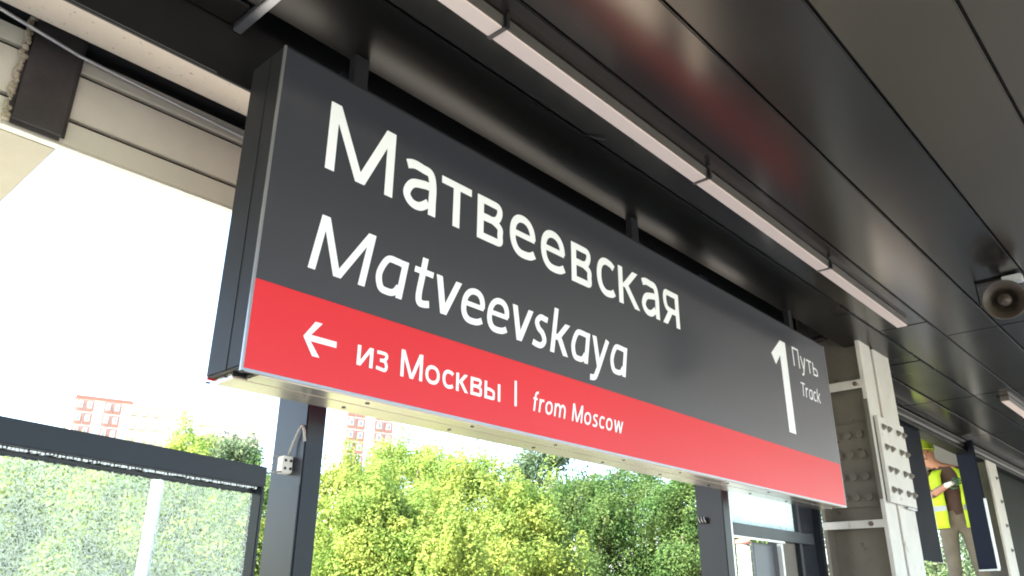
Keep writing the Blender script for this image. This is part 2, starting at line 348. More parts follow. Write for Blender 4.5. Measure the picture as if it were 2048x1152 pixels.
box('hanger_rod', 'galv', 0.46, 0.49, 2.40, 2.43, 1.73, 1.97, rib)

# ------------------------------------------------------------------ posts and glazing bays along the wall
def post(x0, x1, y0, y1, label, top=1.695, z0=-H):
    t = thing('wall_post', label, 'post', ((x0 + x1) / 2, (y0 + y1) / 2, z0), 'dark posts of the platform wall')
    box('shaft', 'post', x0, x1, y0, y1, z0, top, t, 0.004)
    box('base_plate', 'post', x0 - 0.06, x1 + 0.06, y0 - 0.06, y1 + 0.06, z0, z0 + 0.015, t, 0.003)
    return t
p1 = post(1.257, 1.322, 1.95, 2.115, 'dark post behind the left end of the sign, with a white box')
box('cover_strip', 'post', 1.2535, 1.2568, 1.952, 2.00, -H, 0.30, p1)
p2 = post(3.672, 3.742, 1.95, 2.10, 'dark post under the sign right of the trees')
box('side_channel', 'galv', 3.7425, 3.765, 1.955, 1.975, -H, 0.44, p2)
p3 = post(4.60, 4.97, 2.03, 2.16, 'wide dark post beside the bolted steel column')
box('edge_strip', 'post', 4.945, 4.985, 1.99, 2.0295, -H, 1.43, p3, 0.003)

# junction box and its cable on the first post
jb = thing('junction_box', 'small white junction box with four holes on the left post', 'junction box', (1.235, 2.02, 0.33))
box('case', 'white_box', 1.224, 1.2565, 1.998, 2.030, 0.335, 0.383, jb, 0.003)
for a in (1.2315, 1.2485):
    for b in (0.348, 0.370):
        bm = bmesh.new(); bmesh.ops.create_cone(bm, cap_ends=True, segments=10, radius1=0.0042, radius2=0.0042, depth=0.002)
        bmesh.ops.rotate(bm, verts=bm.verts, cent=(0, 0, 0), matrix=Matrix.Rotation(math.pi / 2, 3, 'X'))
        bm_obj('hole', bm, 'screw', jb, loc=(a - 1.235, 1.9972 - 2.02, b - 0.33))
tube('cable', [(1.243, 2.005, 0.383), (1.248, 1.995, 0.42), (1.250, 1.975, 0.455), (1.251, 1.963, 0.468), (1.251, 1.952, 0.455), (1.252, 1.944, 0.42)], 0.004, 'cable', jb, 8)
tube('wire', [(1.230, 2.025, 0.383), (1.205, 2.06, 0.39), (1.195, 2.065, 0.50), (1.20, 2.06, 0.75), (1.21, 2.05, 1.43)], 0.0015, 'cable', jb, 6)  # made-up wire, stands in for the dark edge of a glass pane
tube('lead', [(1.226, 2.005, 0.338), (1.195, 1.99, 0.332), (1.172, 1.984, 0.325)], 0.003, 'cable', jb, 6)

# open leaf at the left: bar, stile and patterned pane, swung inwards about the post
La, Lb = Vector((1.168, 1.982, 0)), Vector((0.462, 1.814, 0))
ldir = (Lb - La).normalized(); lang = math.atan2(-ldir.y, -ldir.x)
leaf = thing('glazed_leaf', 'open glazed leaf with a dark top bar and patterned glass at the left', 'glazed panel', (La.x, La.y, -1.2)); leaf.rotation_euler.z = lang
def lbox(name, m, u0, u1, v0, v1, z0, z1, bevel=0.0, parent=leaf):
    bm = bmesh.new(); add_box(bm, -u1, -u0, v0, v1, z0 + 1.2, z1 + 1.2, bevel); return bm_obj(name, bm, m, parent)
lbox('top_bar', 'post', 0.0, 2.1, -0.002, 0.048, 0.287, 0.341, 0.003)
lbox('gasket', 'screw', 0.014, 2.09, 0.026, 0.036, 0.273, 0.2865)
lbox('stile', 'post', 0.0, 0.012, 0.0, 0.045, -1.2, 0.2865, 0.002)
lbox('stile', 'post', 2.088, 2.10, 0.0, 0.045, -1.2, 0.2865, 0.002)
lbox('pane', 'pattern_glass', 0.013, 2.087, 0.0315, 0.0325, -1.15, 0.2725)
bm = bmesh.new()                                   # crimped bead along the pane head, too small to count
for k in range(230):
    u = 0.02 + k * 0.009
    add_box(bm, -u - random.uniform(.004, .0088), -u, 0.012 + random.uniform(-.001, .001), 0.020, 1.2 + 0.2815 + random.uniform(-0.0015, 0.0015), 1.2 + 0.2862)
o = bm_obj('glazing_bead', bm, 'galv', leaf); o['kind'] = 'stuff'
bm = bmesh.new()
for k in range(300):
    u = 0.015 + k * 0.0069
    add_box(bm, -u - random.uniform(.003, .0066), -u, 0.028, 0.034, 1.2 + 0.2695 + random.uniform(-0.002, 0.002), 1.2 + 0.2728)
o = bm_obj('gasket_teeth', bm, 'screw', leaf); o['kind'] = 'stuff'

# window bay between second post and the wide post
win = thing('wall_window', 'framed window bay with frosted top light under the right half of the sign', 'window', (4.15, 2.0, -H))
box('transom', 'post', 3.767, 4.74, 1.955, 2.03, 0.322, 0.382, win, 0.003)
box('top_light', 'frost_glass', 3.767, 4.567, 1.990, 1.993, 0.3825, 0.80, win)
box('upper_rail', 'post', 3.7655, 4.60, 1.955, 2.03, 0.8005, 0.86, win, 0.003)
box('glazing_bead', 'galv', 3.768, 4.36, 1.960, 1.972, 0.311, 0.3215, win)
box('shutter_panel', 'shutter', 4.10, 4.325, 2.02, 2.035, -1.3, 0.308, win, 0.003)
box('jamb', 'galv', 4.337, 4.362, 1.975, 2.0, -1.3, 0.3105, win, 0.002)
box('side_panel', 'cream_shade', 4.364, 4.552, 1.99, 2.0, -1.3, 0.3215, win, 0.002)
box('mullion', 'post', 4.556, 4.597, 1.965, 2.025, -1.3, 0.3215, win, 0.003)
box('sill', 'post', 3.767, 4.597, 1.955, 2.06, -1.38, -1.301, win, 0.003)
box('stile', 'post', 4.567, 4.5995, 1.965, 2.028, 0.3825, 0.80, win, 0.002)
# side fittings on post 2
cl = thing('cable_clip', 'small dark clip with wires on the second post below the sign', 'clip', (3.66, 2.06, 0.38))
box('bracket', 'post_warm', 3.655, 3.6715, 2.035, 2.085, 0.372, 0.402, cl, 0.003)
for k in range(3):
    tube('wire', [(3.653, 2.04 + k * 0.015, 0.376), (3.648, 2.045 + k * 0.015, 0.39), (3.654, 2.05 + k * 0.015, 0.404)], 0.003, 'cable', cl, 6)

# ------------------------------------------------------------------ bolted steel column
colm = thing('steel_column', 'cream painted steel column with bolted splice plates right of the sign', 'column', (5.45, 1.83, -H))
def cbox(n, m, *a, bevel=0.0): return box(n, m, *a, colm, bevel)
cbox('front_flange', 'cream', 5.150, 5.352, 1.660, 1.685, -H, 1.66, bevel=0.002)
cbox('front_flange', 'cream', 5.415, 5.715, 1.660, 1.685, -H, 1.66, bevel=0.002)
cbox('filler_bar', 'cream', 5.375, 5.402, 1.654, 1.68, -H, 1.60, bevel=0.002)
cbox('rear_flange', 'cream_shade', 5.150, 5.352, 2.03, 2.055, -H, 1.96, bevel=0.002)
cbox('rear_flange', 'cream_shade', 5.415, 5.715, 2.03, 2.055, -H, 1.96, bevel=0.002)
cbox('web', 'cream_shade', 5.262, 5.280, 1.6855, 2.0295, -H, 1.96)
cbox('web', 'cream_shade', 5.55, 5.568, 1.6855, 2.0295, -H, 1.96)
cbox('base_plate', 'cream_shade', 5.05, 5.82, 1.60, 2.12, -H, -H + 0.03)
cbox('batten', 'cream', 5.144, 5.1495, 1.662, 2.052, 1.296, 1.352, bevel=0.002)
cbox('batten', 'cream', 5.144, 5.1495, 1.662, 2.052, 0.437, 0.483, bevel=0.002)
cbox('flange_cover', 'cream_shade', 5.1385, 5.1435, 1.6605, 1.684, 0.60, 1.22, bevel=0.001)
cbox('red_mark', 'sign_red', 5.354, 5.373, 1.668, 1.674, 1.17, 1.25)
sp = cbox('splice_plate', 'cream', 5.188, 5.680, 1.632, 1.653, 0.585, 1.118, bevel=0.002)
cbox('packing_strip', 'gap', 5.196, 5.672, 1.6535, 1.6595, 0.592, 1.11)
cbox('splice_edge', 'trim', 5.50, 5.68, 1.634, 1.650, 0.571, 0.580)
wp = cbox('web_plate', 'cream_shade', 5.246, 5.2615, 1.70, 2.02, 0.572, 1.095, bevel=0.002)
def hexbolt(name, parent, pos, axis, r=0.017, d=0.016, m='cream', stub=True, seg=6):
    bm = bmesh.new()
    bmesh.ops.create_cone(bm, cap_ends=True, segments=seg, radius1=r, radius2=r * 0.93, depth=d)
    if stub:
        k = bmesh.ops.create_cone(bm, cap_ends=True, segments=8, radius1=r * .55, radius2=r * .5, depth=d * 1.2)
        bmesh.ops.translate(bm, verts=k['verts'], vec=(0, 0, d * 0.6))
        k = bmesh.ops.create_cone(bm, cap_ends=True, segments=14, radius1=r * 1.35, radius2=r * 1.3, depth=d * 0.25)
        bmesh.ops.translate(bm, verts=k['verts'], vec=(0, 0, -d * 0.55))
    bm2 = bm; R = Vector((0, 0, 1)).rotation_difference(Vector(axis)).to_matrix()
    bmesh.ops.rotate(bm2, verts=bm2.verts, cent=(0, 0, 0), matrix=R)
    me = bpy.data.meshes.new(name); bm2.to_mesh(me); bm2.free()
    me.materials.append(M[m])
    return me
meb = hexbolt('bolt', None, None, (0, -1, 0), 0.0165, 0.011, 'nut')
mer = hexbolt('bolt_head', None, None, (-1, 0, 0), 0.026, 0.022, 'cream_shade', False, 14)
def local(px, py, pz, parent):
    return Vector((px, py, pz + H)) - parent_loc(parent)
for z in (1.053, 0.926, 0.788, 0.663):
    for x in (5.262, 5.365, 5.535, 5.645):
        o = link('bolt', meb, None, colm); o.location = local(x, 1.632 - 0.011, z, colm); o.rotation_euler.y = random.uniform(0, 1)
    for y in (1.775, 1.852, 1.93, 1.995):
        o = link('bolt_head', mer, None, colm); o.location = local(5.246 - 0.007, y, z - 0.032, colm)
for z, y in ((1.325, 1.72), (0.46, 1.755)):
    o = link('bolt_head', hexbolt('rusty_bolt', None, None, (-1, 0, 0), 0.016, 0.012, 'rail', False, 6), None, colm); o.location = local(5.138, y, z, colm); o.name = 'rusty_bolt'

# ------------------------------------------------------------------ station sign
SX0, SX1, SY0, SY1, SZ0, SZ1 = 0.889, 4.577, 1.680, 1.855, 0.502, 1.4365
sg = thing('station_sign', 'large hanging station name sign, charcoal with a red band and white lettering', 'sign', (SX0, SY0, SZ0))
def sbox(n, m, *a, bevel=0.0, parent=sg): return box(n, m, *a, parent, bevel)
sbox('casing', 'sign_case', SX0, SX1, SY0 + 0.006, SY1 - 0.006, SZ0 + 0.012, SZ1, bevel=0.003)
ZR = SZ0 + 0.236
sbox('face_panel', 'sign_face', SX0 + 0.006, SX1 - 0.006, SY0, SY0 + 0.0055, ZR + 0.0005, SZ1 - 0.005)
sbox('red_band', 'sign_red', SX0 + 0.006, SX1 - 0.006, SY0, SY0 + 0.0055, SZ0 + 0.008, ZR)
sbox('rear_panel', 'sign_face', SX0 + 0.006, SX1 - 0.006, SY1 - 0.0055, SY1, ZR + 0.0005, SZ1 - 0.005)
sbox('rear_band', 'sign_red', SX0 + 0.006, SX1 - 0.006, SY1 - 0.0055, SY1, SZ0 + 0.008, ZR)
sbox('edge_trim', 'trim', SX0 - 0.001, SX0 + 0.0055, SY0 - 0.001, SY0 + 0.0058, SZ0, SZ1)
sbox('edge_trim', 'trim', SX1 - 0.0055, SX1 + 0.001, SY0 - 0.001, SY0 + 0.0058, SZ0, SZ1)
sbox('edge_trim', 'trim', SX0 + 0.0056, SX1 - 0.0056, SY0 - 0.001, SY0 + 0.0055, SZ0, SZ0 + 0.0075)
sbox('edge_trim', 'sign_case', SX0 + 0.0056, SX1 - 0.0056, SY0 - 0.001, SY0 + 0.0055, SZ1 - 0.0045, SZ1 + 0.001)
sbox('side_ridge', 'sign_case', SX0 - 0.0015, SX0 - 0.0002, SY0 + 0.070, SY0 + 0.085, SZ0 + 0.014, SZ1 - 0.004)
sbox('bottom_strip', 'sign_base', SX0 + 0.055, SX1 - 0.01, SY0 + 0.008, SY0 + 0.070, SZ0 - 0.002, SZ0 + 0.0115, bevel=0.002)
sbox('bottom_strip', 'sign_base', SX0 + 0.02, SX1 - 0.01, SY0 + 0.074, SY1 - 0.008, SZ0 - 0.002, SZ0 + 0.0115, bevel=0.002)
sbox('bottom_groove', 'sign_case', SX0 + 0.02, SX1 - 0.01, SY0 + 0.0702, SY0 + 0.0738, SZ0 + 0.004, SZ0 + 0.0115)
scm = bpy.data.meshes.new('screw'); bm = bmesh.new(); bmesh.ops.create_cone(bm, cap_ends=True, segments=10, radius1=0.0062, radius2=0.0062, depth=0.003); bm.to_mesh(scm); bm.free(); scm.materials.append(M['screw'])
for i in range(8):
    for y in (1.714, 1.803):
        o = link('screw', scm, None, sg); o.location = local(1.287 + 0.401 * i + (-.012 if y > 1.75 else 0), y, SZ0 - 0.003, sg)
for y in (SY0 + 0.004, SY0 + 0.08, SY1 - 0.01):
    o = link('screw', scm, None, sg); o.location = local(SX0 + 0.006, y, SZ0 - 0.001, sg)
for x in (1.198, 2.72, 4.328):
    h = sbox('hanger', 'sign_case', x - 0.028, x + 0.028, 1.755, 1.785, SZ1 + 0.0005, 1.97, bevel=0.002)
    sbox('hanger_bolt', 'screw', x + 0.0285, x + 0.036, 1.765, 1.773, SZ1 + 0.075, SZ1 + 0.083, parent=h)
sbox('top_profile', 'trim', SX0 + 0.35, SX1 - 0.1, SY1 - 0.03, SY1 - 0.02, SZ1 + 0.0005, SZ1 + 0.03)

# lettering -------------------------------------------------------
def smooth(P, n=8, closed=False):
    out = []; L = len(P)
    rng = L if closed else L - 1
    for i in range(rng):
        p0 = P[(i - 1) % L] if (closed or i > 0) else P[0]; p1 = P[i]; p2 = P[(i + 1) % L]; p3 = P[(i + 2) % L] if (closed or i + 2 < L) else P[-1]
        for k in range(n):
            t = k / n
            out.append(tuple(0.5 * ((2 * b) + (-a + c) * t + (2 * a - 5 * b + 4 * c - d) * t * t + (-a + 3 * b - 3 * c + d) * t ** 3) for a, b, c, d in zip(p0, p1, p2, p3)))
    if not closed: out.append(P[-1])
    return out
def ell(cx, cy, rx, ry, a0, a1, n=30):
    # superelliptic arc, a little squarer than an ellipse
    out = []
    for k in range(n + 1):
        a = math.radians(a0 + (a1 - a0) * k / n); c, s = math.cos(a), math.sin(a); e = 0.90
        out.append((cx + rx * math.copysign(abs(c) ** e, c), cy + ry * math.copysign(abs(s) ** e, s)))
    return out
def ribbon(P, t):
    quads = []; L = []; R = []
    for i, p in enumerate(P):
        a = P[max(i - 1, 0)]; b = P[min(i + 1, len(P) - 1)]
        dx, dy = b[0] - a[0], b[1] - a[1]; d = math.hypot(dx, dy) or 1
        nx, ny = -dy / d * t / 2, dx / d * t / 2
        L.append((p[0] + nx, p[1] + ny)); R.append((p[0] - nx, p[1] - ny))
    return [[R[i], R[i + 1], L[i + 1], L[i]] for i in range(len(P) - 1)]
def rect(x0, y0, x1, y1): return [[(x0, y0), (x1, y0), (x1, y1), (x0, y1)]]
def diag(xa, ya, xb, yb, tw):      # slanted stroke with horizontal cut ends; tw = horizontal width, xa/xb the centre
    return [[(xa - tw / 2, ya), (xa + tw / 2, ya), (xb + tw / 2, yb), (xb - tw / 2, yb)]]
def glyph(ch, w, c, h, t):
    """returns a list of strokes, each a list of polygons"""
    th = t * 0.86                                   # horizontals a little lighter
    if ch == 'M': return [rect(0, 0, t, c), rect(w - t, 0, w, c), diag(t * .62, c, w / 2, 0, t * 1.08), diag(w - t * .62, c, w / 2, 0, t * 1.08)]
    if ch == 'a':
        return [ribbon(smooth([(.09 * w, h * .87), (.30 * w, h * .955 - th * .15), (.56 * w, h - th * .5), (.80 * w, h * .885), (w - t / 2, h * .64), (w - t / 2, h * .3), (w - t / 2, 0)]), t),
                ribbon(smooth([(w - t, h * .60), (.60 * w, h * .585), (.27 * w, h * .50), (t * .52, h * .27), (.26 * w, th * .62), (.52 * w, th * .55), (w - t, h * .24)]), t * .92)]
    if ch == 'A':                                    # single-storey a
        return [rect(w - t, 0, w, h), ribbon(smooth([(w - t * .8, h * .90), (.60 * w, h - th * .5), (.28 * w, h * .88), (t * .52, h * .47), (.24 * w, h * .14), (.48 * w, th * .5), (.70 * w, h * .12), (w - t * .8, h * .30)]), t * .94)]
    if ch == 'т': return [rect(0, h - th, w, h), rect(w / 2 - t / 2, 0, w / 2 + t / 2, h - th * .5)]
    if ch == 'T': return [rect(0, c - th, w, c), rect(w / 2 - t / 2, 0, w / 2 + t / 2, c - th * .5)]
    if ch == 'в':
        return [rect(0, 0, t, h), ribbon(smooth([(t * .5, h - th / 2), (.50 * w, h - th / 2), (.80 * w, h * .90), (.86 * w, h * .76), (.74 * w, h * .585), (.5 * w, h * .53), (t * .5, h * .53)]), th),
                ribbon(smooth([(t * .5, h * .53), (.55 * w, h * .53), (.86 * w, h * .43), (w - t / 2, h * .27), (.86 * w, h * .10), (.55 * w, th / 2), (t * .5, th / 2)]), th)]
    if ch == 'e': return [rect(t * .5, h * .46, w - t * .2, h * .46 + th * .85), ribbon(ell(w / 2, h / 2, w / 2 - t / 2, h / 2 - th / 2, 2, 180, 26) + ell(w / 2, h / 2, w / 2 - t / 2, h / 2 - th / 2, 186, 268, 14) + smooth([(w * .58, th * .5), (w * .78, th * .66), (w * .95, th * 1.15)], 4), t * .95)]
    if ch == 'c': return [ribbon([(w * .95, h - th * 1.1), (w * .80, h - th * .66)] + ell(w * .56, h / 2, w * .56 - t / 2, h / 2 - th / 2, 86, 274, 34) + [(w * .80, th * .66), (w * .95, th * 1.1)], t * .95)]
    if ch == 'o': return [ribbon(ell(w / 2, h / 2, w / 2 - t / 2, h / 2 - th / 2, 0, 360, 48), t * .95)]
    if ch == 'к': return [rect(0, 0, t, h), diag(t * 1.2, h * .47, w - t * .75, h, t * 1.25), diag(w - t * .55, 0, t * 1.55, h * .58, t * 1.25)]
    if ch == 'k': return [rect(0, 0, t, c * 1.03), diag(t * 1.2, h * .42, w - t * .75, h, t * 1.25), diag(w - t * .6, 0, t * 1.5, h * .60, t * 1.25)]
    if ch == 'я':
        return [rect(w - t, 0, w, h), ribbon(smooth([(w - t * .5, h - th / 2), (.50 * w, h - th / 2), (.24 * w, h * .90), (.13 * w + t * .2, h * .70), (.26 * w, h * .49), (.5 * w, h * .425), (w - t * .5, h * .425)]), th), diag(t * .6, 0, w * .50, h * .42, t * 1.2)]
    if ch == 't': return [rect(0, h - th, w * .95, h), ribbon(smooth([(w * .42, h * 1.30), (w * .42, h * .8), (w * .42, h * .30), (w * .52, h * .10), (w * .74, th * .5), (w, th * .75)]), t)]
    if ch == 'v': return [diag(w / 2, 0, t * .58, h, t * 1.1), diag(w / 2, 0, w - t * .58, h, t * 1.1)]
    if ch == 'w': return [diag(w * .27, 0, t * .55, h, t * 1.05), diag(w * .27, 0, w * .5, h, t * .95), diag(w * .73, 0, w * .5, h, t * .95), diag(w * .73, 0, w - t * .55, h, t * 1.05)]
    if ch in 'yу': return [diag(w * .5, h * .06, t * .58, h, t * 1.1), ribbon([(w - t * .5, h), (w * .5, h * .02)] + smooth([(w * .40, -h * .20), (w * .30, -h * .33), (w * .06, -h * .36)], 5), t)]
    if ch == 's': return [ribbon(smooth([(w * .92, h * .90), (w * .70, h - th * .55), (w * .40, h - th * .5), (w * .14 + t * .15, h * .76), (w * .34, h * .575), (w * .66, h * .455), (w - t * .52, h * .25), (w * .66, th * .55), (w * .34, th * .48), (w * .05, h * .115)]), t * .95)]
    if ch == 'и': return [rect(0, 0, t, h), rect(w - t, 0, w, h), diag(t * .6, 0, w - t * .6, h, t * 1.1)]
    if ch == 'з': return [ribbon(smooth([(w * .05, h * .90), (w * .42, h - th / 2), (w * .80, h * .88), (w * .84, h * .72), (w * .66, h * .565), (w * .32, h * .53)]), th), ribbon(smooth([(w * .32, h * .53), (w * .72, h * .50), (w - t / 2, h * .27), (w * .76, h * .08), (w * .42, th / 2), (w * .03, h * .12)]), th)]
    if ch == 'ь': return [rect(0, 0, t, h), ribbon(smooth([(t * .5, h * .56), (.5 * w, h * .56), (.86 * w, h * .46), (w - t / 2, h * .28), (.86 * w, h * .10), (.5 * w, th / 2), (t * .5, th / 2)]), th)]
    if ch == 'ы': return glyph('ь', w * .66, c, h, t) + [rect(w - t, 0, w, h)]
    if ch == 'П': return [rect(0, 0, t, c), rect(w - t, 0, w, c), rect(t * .5, c - th, w - t * .5, c)]
    if ch == 'f': return [rect(0, h - th, w * .92, h), ribbon(smooth([(w * .42, 0), (w * .42, h * .7), (w * .42, c * .78), (w * .58, c * .97), (w, c * 1.02)]), t)]
    if ch == 'r': return [rect(0, 0, t, h), ribbon(smooth([(t * .6, h * .62), (w * .45, h * .88), (w, h - th * .5)]), t)]
    if ch == 'm':
        q = (w - t) / 2
        return [rect(0, 0, t, h)] + [ribbon(smooth([(t * .5 + q * k, h * .66), (t * .5 + q * (k + .35), h * .92), (t * .5 + q * (k + .72), h * .92), (t * .5 + q * (k + 1), h * .66), (t * .5 + q * (k + 1), h * .3), (t * .5 + q * (k + 1), 0)]), t) for k in (0, 1)]
    if ch == '|': return [rect(0, 0, w, c)]
    return []
def lettering(name, strokes_uv):
    return [one_letter(name, st) for st in strokes_uv]
def one_letter(name, strokes_uv):
    vs_, fs_ = [], []
    for i, st in enumerate(strokes_uv):
        off = 0.0012 + 0.00012 * (i % 9)
        for poly in st:
            b = len(vs_); vs_.extend((u, -off, v) for u, v in poly); fs_.append(tuple(range(b, b + len(poly))))
    me = bpy.data.meshes.new(name); me.from_pydata(vs_, [], fs_); me.update()
    return link(name, me, 'white_print', sg)
def place(spans, base, c, h, t, slant=0.0):
    out = []
    for ch, a, b in spans:
        out.append([[[(a + x + slant * (y - .42 * h), base + y) for x, y in poly] for poly in st] for st in glyph(ch, (b - a) * (1 - .25 * slant), c, h, t)])
    return out
ADV = {'M': .98, 'a': .60, 'A': .66, 'т': .60, 'T': .66, 'в': .60, 'e': .64, 'c': .54, 'o': .68, 'к': .60, 'k': .62, 'ы': .86, 'ь': .58, 'и': .66, 'з': .52, 's': .50, 'w': .96, 'm': 1.06, 'f': .42, 'r': .42, 'П': .76, 'у': .62, 'v': .6, 'y': .62, 't': .42}
def fit(txt, a, b, gap=.13):
    tot = sum(ADV[c] for c in txt) + gap * (len(txt) - 1); k = (b - a) / tot; x = a; out = []
    for c in txt:
        out.append((c, x, x + ADV[c] * k)); x += (ADV[c] + gap) * k
    return out
L1 = [('M', .165, .405), ('a', .443, .578), ('т', .600, .735), ('в', .763, .889), ('e', .922, 1.060), ('e', 1.088, 1.228), ('в', 1.265, 1.390), ('c', 1.424, 1.545), ('к', 1.570, 1.715), ('a', 1.732, 1.868), ('я', 1.892, 2.030)]
lettering('cyrillic_letter', place(L1, .616, .219, .162, .0308))
L2 = [('M', .155, .348), ('A', .366, .478), ('t', .498, .580), ('v', .583, .697), ('e', .702, .810), ('e', .818, .925), ('v', .928, 1.040), ('s', 1.045, 1.122), ('k', 1.142, 1.245), ('A', 1.252, 1.362), ('y', 1.370, 1.482), ('A', 1.490, 1.602)]
lettering('latin_letter', place(L2, .309, .165, .122, .0228, .17))
lettering('small_letter', place(fit('из', .326, .432), .0845, .0785, .056, .0114) + place(fit('Mocквы', .477, .885), .0845, .0785, .056, .0116) + place([('|', .952, .963)], .084, .084, .08, .01)
          + place(fit('from', 1.041, 1.215), .0845, .064, .046, .0084, .17) + place(fit('Moscow', 1.250, 1.556), .0845, .064, .046, .0084, .17))
lettering('track_letter', place(fit('П', 3.216, 3.296) + fit('уть'.replace('т', 'т'), 3.312, 3.540), .711, .110, .078, .0115) + place(fit('T', 3.270, 3.326) + fit('rAck', 3.330, 3.528), .555, .078, .058, .0092, .13))
one_letter('track_number', [[[(3.050, .322), (3.131, .322), (3.131, .820), (3.050, .745)], [(3.050, .745), (3.131, .820), (3.068, .820)]], [[(2.943, .722), (2.985, .668), (3.060, .742), (3.068, .820)]]])
def arrow(x, y, L, s, t):
    return [rect(x + t * .7, y - t / 2, x + L, y + t / 2), [[(x, y), (x + t * .95, y - t * 0.0), (x + s * .95 + t * .6, y + s), (x + s * .95 - t * .75, y + s)]], [[(x, y), (x + s * .95 - t * .75, y - s), (x + s * .95 + t * .6, y - s), (x + t * .95, y)]]]
one_letter('arrow_mark', arrow(.156, .1225, .102, .046, .0165))

# ------------------------------------------------------------------ horn loudspeaker
hs = thing('horn_speaker', 'round horn loudspeaker hanging from the ceiling at the right', 'loudspeaker', (4.49, 0.70, ZC))
hd = Vector((-4.49, -0.55, -1.05)).normalized()
qrot = Vector((0, 0, 1)).rotation_difference(hd)
def hpart(name, prof, m, off=0.0, seg=32):
    bm = bmesh.new(); lathe(bm, [(r * .90, z * .90) for r, z in prof], seg)
    o = bm_obj(name, bm, m, hs, smooth=True); o.rotation_mode = 'QUATERNION'; o.rotation_quaternion = qrot
    o.location = Vector((0.02, 0.0, -0.142)) + hd * off
    return o
hpart('horn', [(0.030, -0.13), (0.034, -0.10), (0.05, -0.06), (0.075, -0.03), (0.104, 0.0), (0.112, 0.003), (0.114, 0.0), (0.112, -0.004), (0.103, -0.006), (0.070, -0.036), (0.045, -0.066), (0.030, -0.104), (0.024, -0.13)], 'horn')
hpart('throat', [(0.0, -0.088), (0.052, -0.084), (0.054, -0.09)], 'slot')
hpart('centre_cone', [(0.0, -0.010), (0.012, -0.011), (0.015, -0.016), (0.026, -0.018), (0.037, -0.026), (0.034, -0.05), (0.020, -0.08)], 'horn')
hpart('driver', [(0.0, -0.22), (0.045, -0.218), (0.048, -0.21), (0.048, -0.14), (0.03, -0.128)], 'horn')
bm = bmesh.new(); add_box(bm, -0.03, 0.03, -0.10, 0.10, -0.012, -0.001, 0.003); add_box(bm, -0.012, 0.012, -0.10, -0.092, -0.13, -0.0125); add_box(bm, -0.012, 0.012, 0.092, 0.10, -0.13, -0.0125)
o = bm_obj('bracket', bm, 'post_warm', hs, loc=(0.10, 0.03, 0))
bm = bmesh.new(); add_box(bm, -0.03, 0.03, -0.045, 0.045, -0.05, -0.013, 0.004); bm_obj('terminal_box', bm, 'galv', hs, loc=(0.06, -0.05, 0))

# ------------------------------------------------------------------ right-hand bay: hanging sheets, far column, dark glazing
pa = thing('cladding_sheet', 'dark cladding sheet hanging left of the worker', 'cladding', (7.3, 2.1, 0.34), 'dark cladding sheets of the right bay')
box('sheet', 'sheet', 6.60, 7.765, 2.10, 2.125, 0.345, 1.468, pa, 0.003)
box('edge_strip', 'galv', 7.766, 7.774, 2.10, 2.14, 0.345, 0.92, pa)  # pale strip, its colour stands in for light catching the sheet edge
pbn = thing('cladding_sheet', 'dark cladding sheet gripped by the gloved hand of the worker', 'cladding', (9.7, 2.2, 0.36), 'dark cladding sheets of the right bay')
BL, BR = Vector((9.25, 2.192, 0)), Vector((9.10, 1.991, 0)); bd = BR - BL
pbn.location = (BL.x, BL.y, 0.335 + H); pbn.rotation_euler.z = math.atan2(bd.y, bd.x)
for nm, mt, u0, u1, v0, v1, z0, z1 in (('sheet', 'sheet', 0, bd.length, 0, 0.02, 0.0, 1.24), ('edge_strip', 'galv', bd.length + 0.0005, bd.length + 0.008, -0.002, 0.03, 0.0, 0.66), ('lower_lip', 'galv', 0.01, bd.length, -0.012, 0.03, -0.016, -0.0005)):
    bm = bmesh.new(); add_box(bm, u0, u1, v0, v1, z0, z1, 0.002); bm_obj(nm, bm, mt, pbn)
fc = thing('far_column', 'narrow cream steel upright with bolts behind the second cladding sheet', 'column', (9.97, 2.1, -H))
box('flange', 'cream', 9.78, 10.16, 2.03, 2.05, -H, 1.466, fc, 0.003)
box('web', 'cream_shade', 9.96, 9.975, 2.0505, 2.30, -H, 1.466, fc)
for z in (0.55, 0.8, 1.05, 1.3):
    o = link('bolt', meb, None, fc); o.location = local(10.04, 2.022, z, fc)
fg = thing('dark_glazing', 'dark tinted glazed screen at the right frame edge', 'glazing', (13.5, 2.2, -H))
for k, (a, b) in enumerate(((10.62, 12.35), (12.42, 14.1), (14.17, 16.0), (16.07, 19.0))):
    box('pane', 'dark_glass', a, b, 2.14, 2.15, -1.2, 1.465, fg)
    box('mullion', 'post', b + 0.001, b + 0.069, 2.10, 2.19, -H, 1.468, fg, 0.003)
box('bottom_rail', 'post', 10.62, 19.0, 2.11, 2.18, -1.28, -1.205, fg, 0.003)
# the low wall under the bay and the dark soffit behind the worker
lw = tag(box('parapet_panel', 'post', 5.95, 12.4, 2.12, 2.16, -H, -0.35, None, 0.004), 'low dark panel below the glazed bay beside the column', 'panel')
# scaffold deck carrying the worker
WX, WY = 9.56, 2.375; WZ = 1.73 - 1.835
scf = thing('scaffold', 'light scaffold deck the worker stands on outside the wall', 'scaffold', (WX, 2.75, -H))
box('deck', 'galv', WX - 0.9, WX + 0.9, 2.26, 3.15, WZ - 0.055, WZ - 0.002, scf, 0.004)
for a in (-0.85, 0.85):
    for b in (2.30, 3.10):
        tube('leg', [(WX + a, b, -H), (WX + a, b, WZ - 0.056)], 0.024, 'galv', scf)
    for z in (-1.2, -0.7, -0.3):
        tube('rung', [(WX + a, 2.325, z), (WX + a, 3.075, z)], 0.016, 'galv', scf, 8)

